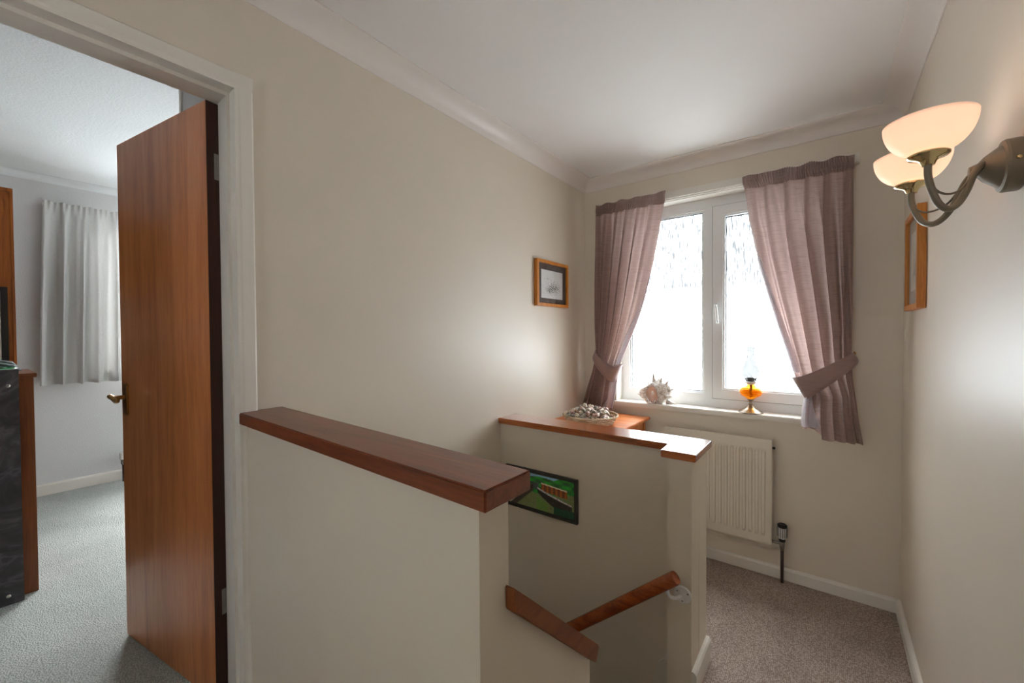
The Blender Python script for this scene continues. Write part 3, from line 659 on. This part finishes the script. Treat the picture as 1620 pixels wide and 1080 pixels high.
# ------------------------------------------------------------------ wall light
PY, PZ = 1.262, 1.757
wlt = thing('wall_light', 'two arm bronze wall light with lit frosted glass bowls', 'wall light', (XR, PY, 1.70))
o = obj('back_plate', lathe([(0, 0), (.05, 0), (.051, .003), (.051, .022), (.049, .026), (.041, .028), (.039, .031), (.024, .050), (.014, .058), (.009, .07), (0, .071)], (XR - .0005, PY, PZ), 40, '-X'), 'bronze', wlt, smooth=True); sharp(o, .35)
for s in (-1, 1): obj('screw', lathe([(0, 0), (.004, 0), (.0035, .003), (0, .004)], (XR - .014, PY + s * .051, PZ), 10, 'Y' if s > 0 else '-Y'), 'pale_brass', wlt, smooth=True)
SX = .161
for s, sy in ((-1, 1.2), (1, 1.414)):
    e = Vector((SX, sy, 0)); p0 = Vector((XR - .045, PY + s * .012, 0)); d = e - p0
    prof = [(0, 1.763), (.12, 1.762), (.24, 1.745), (.36, 1.712), (.5, 1.687), (.66, 1.678), (.82, 1.69), (.94, 1.72), (1, 1.748), (1, 1.776)]
    obj('arm', tube(smooth_path([p0 + d * k + Vector((0, 0, z)) for k, z in prof], 6), .0065, 14), 'bronze', wlt, smooth=True)
    wp = [(.99, 1.755), (.93, 1.728), (.8, 1.712), (.62, 1.708), (.46, 1.715), (.36, 1.728), (.3, 1.738)]
    obj('wire', tube(smooth_path([p0 + d * k + Vector((0, 0, z)) for k, z in wp], 5), .0022, 8), 'bronze', wlt, smooth=True)
    cp = obj('cup', lathe([(0, 1.768), (.01, 1.768), (.013, 1.775), (.016, 1.779), (.03, 1.784), (.033, 1.787), (.033, 1.790), (.028, 1.793), (0, 1.794)], (SX, sy, 0), 32), 'pale_brass', wlt, smooth=True); sharp(cp, .7)
    pf = []
    for i in range(15):
        a = i / 14; th = a * PI / 2
        pf.append((.024 + .0475 * math.sin(th) ** .95, 1.7945 + .064 * (1 - math.cos(th)) ** .9))
    inner = [(r - .0025, z) for r, z in pf[::-1]]
    obj('shade', lathe(pf + inner, (SX, sy, 0), 48), 'bowl', wlt, smooth=True, label='frosted glass bowl shade')
    bb = obj('bulb', lathe([(0, 1.7945), (.008, 1.7945), (.009, 1.805), (.014, 1.815), (.016, 1.826), (.012, 1.838), (.004, 1.845), (0, 1.846)], (SX, sy, 0), 18), 'bulb', wlt, smooth=True)
    L = bpy.data.lights.new('bulb_light', 'POINT'); L.energy = .1; L.color = (1, .85, .77); L.shadow_soft_size = .018
    lo = bpy.data.objects.new('bulb_light', L); COL.objects.link(lo); lo.parent = wlt; lo.location = (SX - XR, sy - PY, 1.855 - 1.70)

# ------------------------------------------------------------------ side table, basket, shells
TZ = .86
tb = thing('side_table', 'small orange wooden side table standing behind the far half wall', 'table', (-1.21, 2.5, 0))
obj('table_top', box(-1.462, -.962, 2.18, 2.815, TZ - .018, TZ, bev=.003), 'table_wood', tb)
for x in (-1.445, -1.02):
    for y in (2.21, 2.755): obj('leg', box(x, x + .035, y, y + .035, 0, TZ - .0185, bev=.002), 'table_wood', tb)
for a in ((-1.41, -1.02, 2.215, 2.235), (-1.41, -1.02, 2.765, 2.785)): obj('apron', box(*a, TZ - .08, TZ - .0185), 'table_wood', tb)
for a in ((-1.44, -1.42, 2.245, 2.755), (-1.01, -.99, 2.245, 2.755)): obj('apron', box(*a, TZ - .08, TZ - .0185), 'table_wood', tb)
BC = Vector((-1.205, 2.40, TZ)); BR, BH = .168, .052
bk = thing('wicker_basket', 'round shallow wicker basket full of seashells on the side table', 'basket', BC)
rad = lambda z: .135 + (BR - .135) * (z / BH)
obj('base', lathe([(0, .002), (.13, .002), (.133, .007), (0, .009)], BC, 40), 'wicker', bk)
NS = 36
for k in range(NS):
    a = 2 * PI * k / NS; c, s = math.cos(a), math.sin(a)
    obj('stake', tube([BC + Vector((rad(z) * c, rad(z) * s, z)) for z in (.004, BH * .5, BH)], .0024, 6), 'wicker', bk)
for r_ in range(6):
    z = .008 + r_ * .0078; ps = []
    for i in range(NS * 6):
        a = 2 * PI * i / (NS * 6); w = .0034 * math.sin(a * NS / 2 + (PI if r_ % 2 else 0)); ps.append(BC + Vector(((rad(z) + w) * math.cos(a), (rad(z) + w) * math.sin(a), z)))
    obj('weave_strand', tube(ps, .0034, 6, closed=True), 'wicker', bk, smooth=True)
for q_ in range(2):
    ps = []
    for i in range(240):
        a = 2 * PI * i / 240; p_ = a * 20 + q_ * PI; ps.append(BC + Vector(((BR + .004 * math.cos(p_)) * math.cos(a), (BR + .004 * math.cos(p_)) * math.sin(a), BH + .002 + .004 * math.sin(p_))))
    obj('rim_braid', tube(ps, .0042, 6, closed=True), 'wicker', bk, smooth=True)

def spiral_shell(turns, length, width, seed):
    """whelk like shell: whorls wound round a cone, apex at +Z"""
    bm = bmesh.new(); N = int(turns * 14); n = 9; rings = []
    for i in range(N + 1):
        t_ = i / N; a = t_ * turns * 2 * PI; g = (1 - t_) ** 1.15; g = max(g, .02)
        rr = width * .30 * g; pr_ = width * .26 * g; z = length * (1 - (1 - t_) ** 1.25) * .62
        c = Vector((pr_ * math.cos(a), pr_ * math.sin(a), z)); er = Vector((math.cos(a), math.sin(a), 0))
        st_ = 1.5 - .4 * t_
        rings.append([bm.verts.new(c + er * (rr * math.cos(2 * PI * k / n)) + Vector((0, 0, rr * st_ * math.sin(2 * PI * k / n)))) for k in range(n)])
    for a, b in zip(rings, rings[1:]):
        for k in range(n): bm.faces.new((a[k], a[(k + 1) % n], b[(k + 1) % n], b[k]))
    bm.faces.new(rings[0]); bm.faces.new(rings[-1][::-1])
    # tapering siphon below the mouth
    lathe([(width * .34, length * .02), (width * .26, -length * .12), (width * .12, -length * .26), (0, -length * .36)], n=9, bm=bm)
    bmesh.ops.recalc_face_normals(bm, faces=bm.faces); return bm
def cockle(w):
    bm = bmesh.new(); n, m_ = 22, 6; hinge = bm.verts.new((0, -w * .42, w * .05)); prev = None
    for j in range(1, m_ + 1):
        t_ = j / m_; row = []
        for i in range(n + 1):
            a = PI * (-.08 + 1.16 * i / n); rib = 1 + .035 * (1 if i % 2 else -1) * t_
            x = math.cos(a) * w * .5 * t_ * rib; y = -w * .42 + (math.sin(a) * .9 + .08) * w * .92 * t_ * rib
            z = w * .36 * math.sin(PI * min(1, t_ * .5 + .16)) * (1 - t_ ** 3) + w * .02 * (i % 2)
            row.append(bm.verts.new((x, y, z)))
        for i in range(n):
            if prev: bm.faces.new((prev[i], prev[i + 1], row[i + 1], row[i]))
            else: bm.faces.new((hinge, row[i + 1], row[i]))
        prev = row
    bmesh.ops.recalc_face_normals(bm, faces=bm.faces); return bm
def snail(w):
    bm = bmesh.new(); N, n = 46, 9; rings = []
    for i in range(N + 1):
        t_ = i / N; a = t_ * 3 * 2 * PI; g = max(.03, (1 - t_) ** 1.1); rr = w * .27 * g; p_ = w * .23 * g; z = w * .34 * t_
        er = Vector((math.cos(a), math.sin(a), 0)); c = er * p_ + Vector((0, 0, z))
        rings.append([bm.verts.new(c + er * rr * math.cos(2 * PI * k / n) + Vector((0, 0, rr * math.sin(2 * PI * k / n)))) for k in range(n)])
    for a, b in zip(rings, rings[1:]):
        for k in range(n): bm.faces.new((a[k], a[(k + 1) % n], b[(k + 1) % n], b[k]))
    bm.faces.new(rings[0]); bm.faces.new(rings[-1][::-1]); bmesh.ops.recalc_face_normals(bm, faces=bm.faces); return bm
KINDS = []
def shell_kind(name, bm, mat, label, r):
    me = bpy.data.meshes.new(name); bm.to_mesh(me); bm.free(); me.materials.append(M[mat])
    for p in me.polygons: p.use_smooth = True
    bx_ = [v.co for v in me.vertices]; c = sum(bx_, Vector()) / len(bx_); me.transform(Matrix.Translation(-c))
    KINDS.append((name, me, label, r))
shell_kind('whelk_shell', spiral_shell(4.5, .06, .046, 1), 'sh_cream', 'cream spiral whelk shell heaped in the wicker basket', .02)
shell_kind('whelk_shell', spiral_shell(5, .062, .042, 2), 'sh_grey', 'grey mottled spiral whelk shell heaped in the wicker basket', .02)
shell_kind('whelk_shell', spiral_shell(4, .05, .042, 3), 'sh_pink', 'pinkish spiral whelk shell heaped in the wicker basket', .018)
shell_kind('cockle_shell', cockle(.046), 'sh_cream', 'cream ribbed cockle shell heaped in the wicker basket', .018)
shell_kind('cockle_shell', cockle(.042), 'sh_pink', 'pink ribbed cockle shell heaped in the wicker basket', .017)
shell_kind('snail_shell', snail(.042), 'sh_brown', 'small brown coiled sea snail shell in the wicker basket', .016)
shell_kind('snail_shell', snail(.046), 'sh_grey', 'small grey coiled sea snail shell in the wicker basket', .016)
rs = random.Random(5); placed = []; cnt = 0; tries = 0
for layer, (zc, rmax, want) in enumerate(((.034, .100, 20), (.056, .138, 42), (.075, .122, 32), (.094, .075, 14))):
    k = 0; tries = 0
    while k < want and tries < 6000:
        tries += 1; a = rs.uniform(0, 2 * PI); r_ = rmax * math.sqrt(rs.random()); kd = KINDS[cnt % len(KINDS)]
        p = Vector((r_ * math.cos(a), r_ * math.sin(a), zc + rs.uniform(-.005, .006)))
        if any((p - q2).length < .0255 for q2 in placed): continue
        placed.append(p); o = bpy.data.objects.new(kd[0], kd[1]); COL.objects.link(o); o.location = BC + p
        o.rotation_euler = (rs.uniform(-.6, .6) + (PI / 2 if 'whelk' in kd[0] else 0), rs.uniform(-.6, .6), rs.uniform(0, 6.28)); s_ = rs.uniform(.72, 1.0) * (.72 if 'whelk' in kd[0] else 1); o.scale = (s_, s_, s_)
        tag(o, kd[2], 'seashell', 'seashells heaped in the wicker basket'); k += 1; cnt += 1

# ------------------------------------------------------------------ spiked conch shell on the sill
CC = Vector((-.935, 2.885, .945))
cs = thing('conch_shell', 'large white spiked conch shell with pink mouth on the window sill', 'seashell', CC)
def conch(u, v):
    a = 2 * PI * u; b = PI * v - PI / 2
    x = math.sin(b); r = math.cos(b) ** .7 if math.cos(b) > 0 else 0
    lump = 1 + .06 * math.sin(5 * a + 3 * x) + .03 * math.sin(14 * x)
    sh = .052 + .022 * math.exp(-((x - .15) / .5) ** 2)
    y = math.cos(a) * r * sh * .62 * lump; z = math.sin(a) * r * (sh + .014) * lump
    xx = x * .088 * (1.05 if x < 0 else 1.0)
    return CC + Vector((xx + .005, y, .082 + z + .012 * x))
obj('body', grid(conch, 48, 36), 'conch', cs, smooth=True)
def mouth(u, v):
    a = 2 * PI * u; r = v
    x = -.024 + .040 * r * math.cos(a) - .012 * r * math.sin(a); z = .068 + .060 * r * math.sin(a) + .004 * r * math.cos(a)
    return CC + Vector((x, -.052 + .016 * (1 - r * r) - .006 * math.cos(a) * r, z))
obj('mouth', grid(mouth, 36, 8), 'conch_pink', cs, smooth=True, label='pink mouth of the shell')
def lip(u, v):
    a = .9 + (2 * PI - 1.5) * u; f = .010 * math.sin(17 * u) * v
    rx = .040 + (.040 + f) * v; rz = .060 + (.022 + f) * v
    x = -.024 + rx * math.cos(a) * (1 if math.cos(a) < 0 else .55); z = .066 + rz * math.sin(a) * (.95 if math.sin(a) < 0 else .9)
    return CC + Vector((x, -.05 - .004 * math.sin(PI * v) + .010 * v, max(.003, z)))
obj('flared_lip', grid(lip, 60, 6), 'conch', cs, smooth=True, solid=.004)
for (sx, sz, dx, dz, ln, w) in ((-.055, .118, -.25, 1, .035, .009), (-.02, .142, -.05, 1, .062, .013), (.022, .14, .25, 1, .045, .011), (.055, .12, .5, 1, .05, .011), (.082, .095, 1, .5, .036, .009), (-.075, .085, -1, .7, .03, .008), (.04, .085, .5, .5, .03, .012), (.07, .055, 1, .1, .04, .012), (.085, .02, 1, -.15, .05, .012), (-.085, .045, -1, .4, .045, .012)):
    ln *= 1.35; w *= 1.6; d = Vector((dx, -.15, dz)).normalized(); b = CC + Vector((sx, -.012 if sz > .09 else -.03, sz)) - d * .014
    pp = [b, b + d * (ln * .4), b + d * (ln * .8), b + d * ln]
    obj('spike', tube(pp, [w, w * .7, w * .36, w * .12], 8), 'conch', cs, smooth=True)
for k in range(5): obj('tooth_mark', lathe([(0, 0), (.0035, .001), (.002, .003), (0, .003)], CC + Vector((-.052 + .013 * k, -.0605 + .002 * k, .022 - .0022 * k)), 8, '-Y'), 'dark_mount', cs)

# ------------------------------------------------------------------ oil lamp on the sill
OC = Vector((-.372, 2.875, .945))
ol = thing('oil_lamp', 'oil lamp with amber glass font and clear chimney on the window sill', 'lamp', OC)
o = obj('foot', lathe([(0, 0), (.066, 0), (.067, .004), (.062, .010), (.05, .014), (.046, .020), (.03, .026), (.02, .036), (.014, .045), (0, .045)], OC, 36), 'pewter', ol, smooth=True); sharp(o, .8)
o = obj('stem', lathe([(0, .045), (.012, .045), (.013, .055), (.009, .062), (.011, .072), (.017, .078), (.02, .083), (0, .083)], OC, 24), 'pewter', ol, smooth=True)
fp = [(0, .084), (.018, .084), (.026, .090), (.046, .102), (.058, .116), (.060, .126), (.058, .138), (.05, .150), (.036, .158), (.024, .162), (.020, .170), (0, .170)]
ft = obj('font', lathe(fp, OC, 36), 'amber', ol, smooth=True, label='amber glass oil font')
for z, r_ in ((.108, .0525), (.118, .0592), (.128, .0607), (.138, .0587)):
    obj('ring', tube([OC + Vector((r_ * math.cos(2 * PI * i / 48), r_ * math.sin(2 * PI * i / 48), z)) for i in range(48)], .0018, 6, closed=True), 'amber', ft, smooth=True)
M['wick'] = plain('orange_brown_wick', (150, 78, 20), .8).m
obj('wick', tube(smooth_path([OC + Vector(p) for p in ((0, 0, .17), (.002, 0, .15), (-.004, 0, .125), (.003, 0, .105), (-.006, 0, .096))], 4), .008, 8), 'wick', ft)
bn = obj('burner', lathe([(0, .170), (.022, .170), (.024, .176), (.034, .180), (.036, .186), (.030, .188), (.019, .190), (.019, .206), (.015, .213), (0, .215)], OC, 32), 'white_metal', ol, smooth=True); sharp(bn, .6)
for k in range(4):
    a = PI / 4 + k * PI / 2; c, s = math.cos(a), math.sin(a)
    obj('prong', tube([OC + Vector((.033 * c, .033 * s, .186)), OC + Vector((.030 * c, .030 * s, .198)), OC + Vector((.034 * c, .034 * s, .208))], .0022, 6), 'steel', bn)
kb = tube([OC + Vector((-.03, -.004, .182)), OC + Vector((-.052, -.008, .180))], .0016, 6)
lathe([(0, 0), (.006, 0), (.006, .003), (0, .003)], OC + Vector((-.052, -.008, .180)), 12, 'X', bm=kb); obj('wick_knob', kb, 'brass', bn)
cp_ = [(.027, .190), (.034, .20), (.046, .225), (.050, .245), (.046, .268), (.034, .298), (.024, .33), (.021, .355), (.021, .385), (.0225, .398)]
obj('chimney', lathe(cp_, OC, 40), 'chimney', ol, smooth=True, label='clear glass chimney')

# ------------------------------------------------------------------ bedroom things
gc = thing('curtain', 'grey cotton curtain with pencil pleats hanging at the bedroom window', 'curtain', (XW + .08, .6, 1.06))
def gcur(u, v):
    z = 2.455 + (1.068 - 2.455) * v + .004 * math.sin(2 * PI * 8 * u); y0 = .362 - .052 * v ** .8; y1 = .985
    f = math.sin(2 * PI * 6.5 * u + .6 * math.sin(5 * u)) * .75 + .35 * math.sin(2 * PI * 11 * u + 1 + v)
    f = math.copysign(abs(f) ** .75, f); am = .012 + .042 * min(1, v * 2.2)
    hd_ = max(0, 1 - v / .07); f2 = math.sin(2 * PI * 20 * u)
    return (XW + .085 + am * f * (1 - .5 * hd_) + .008 * f2 * hd_, y0 + (y1 - y0) * u + .012 * v * math.sin(2 * PI * 6.5 * u + 1.5), z)
obj('drape', grid(gcur, 200, 50), 'grey_curtain', gc, smooth=True)
obj('hem', grid(lambda u, v: tuple(Vector(gcur(u, .985 + .018 * v)) + Vector((.003, 0, 0))), 200, 2), 'grey_curtain', gc, smooth=True)
obj('track', box(XW, XW + .05, .36, 2.0, 2.425, 2.445), 'gloss_white', gc)
rv = thing('radiator_valve', 'white topped radiator valve on a copper pipe by the bedroom skirting', 'valve', (XW + .09, .775, UP))
vl = lambda pf, m, nm: obj(nm, lathe(pf, (XW + .09, .775, UP), 18), m, rv, smooth=True)
vl([(0, .185), (.02, .185), (.024, .195), (.024, .235), (.02, .245), (0, .246)], 'white_metal', 'cap'); vl([(0, .14), (.012, .14), (.017, .15), (.017, .184), (0, .185)], 'steel', 'body')
vl([(0, .001), (.009, .001), (.009, .14), (0, .14)], 'dark_pipe', 'pipe')
ch = thing('chest_of_drawers', 'brown teak veneered chest of drawers standing in the bedroom', 'chest', (-3.2, -.2, UP))
obj('carcass', box(-3.42, -2.992, -.75, .188, UP + .002, 1.238), 'chest', ch)
obj('top', box(-3.425, -2.988, -.755, .198, 1.2385, 1.258, bev=.002), 'chest', ch)
mp = thing('marbled_panel', 'dark grey marbled panel with small studs against the chest', 'panel', (-2.94, -.2, UP))
obj('board', box(-2.985, -2.93, -.72, .14, UP + .001, 1.282, bev=.002), 'marble', mp)
for y, z in ((.108, 1.21), (.094, .262), (-.68, 1.21), (-.68, .262)): obj('stud', lathe([(0, 0), (.009, 0), (.008, .003), (0, .005)], (-2.93, y, z), 14, 'X'), 'chrome', mp, smooth=True)
wd = thing('tall_teak_panel', 'tall orange teak panel standing behind the chest of drawers', 'panel', (-3.47, -.2, UP))
obj('board', box(-3.50, -3.45, -.75, .160, UP + .001, 2.215), 'panel_wood', wd)
obj('edge_strip', box(-3.4498, -3.446, .150, .160, UP + .001, 2.215), 'panel_wood', wd)
obj('top_strip', box(-3.4498, -3.446, -.75, .1498, 2.197, 2.215), 'panel_wood', wd)
mr = thing('framed_mirror', 'black framed mirror standing on the chest against the teak panel', 'mirror', (-3.43, -.05, 1.259))
for a in ((-.24, -.215, 1.259, 1.69), (.108, .133, 1.259, 1.69), (-.215, .108, 1.259, 1.284), (-.215, .108, 1.665, 1.69)): obj('frame_rail', box(-3.440, -3.415, *a, bev=.001), 'black', mr)
M['mirror'] = plain('pale_mirror', (214, 222, 222), .08, 1, noise=.01).m
obj('mirror_glass', box(-3.436, -3.425, -.215, .108, 1.284, 1.665), 'mirror', mr)
bm = grid(lambda u, v: (-3.36 + .12 * v, -.2 + .365 * u, 1.2595 + .055 * (math.sin(PI * min(1, max(0, v))) ** .6) * (.86 + .14 * math.sin(9 * u + 3 * v)) * (1 if u < .93 else (1 - u) / .07 + .02)), 40, 14)
o = obj('striped_cloth', bm, 'stripe', loc=(-3.3, 0, 1.26), smooth=True, solid=.003); tag(o, 'folded dark striped cloth lying on the chest', 'cloth')
o = obj('green_dish', lathe([(0, .003), (.05, .003), (.11, .012), (.135, .022), (.135, .025), (.108, .016), (.05, .007), (0, .007)], (-3.12, .015, 1.258), 40), 'green_glass', loc=(-3.12, .015, 1.259), smooth=True); tag(o, 'shallow green glass dish lying on the chest', 'dish')
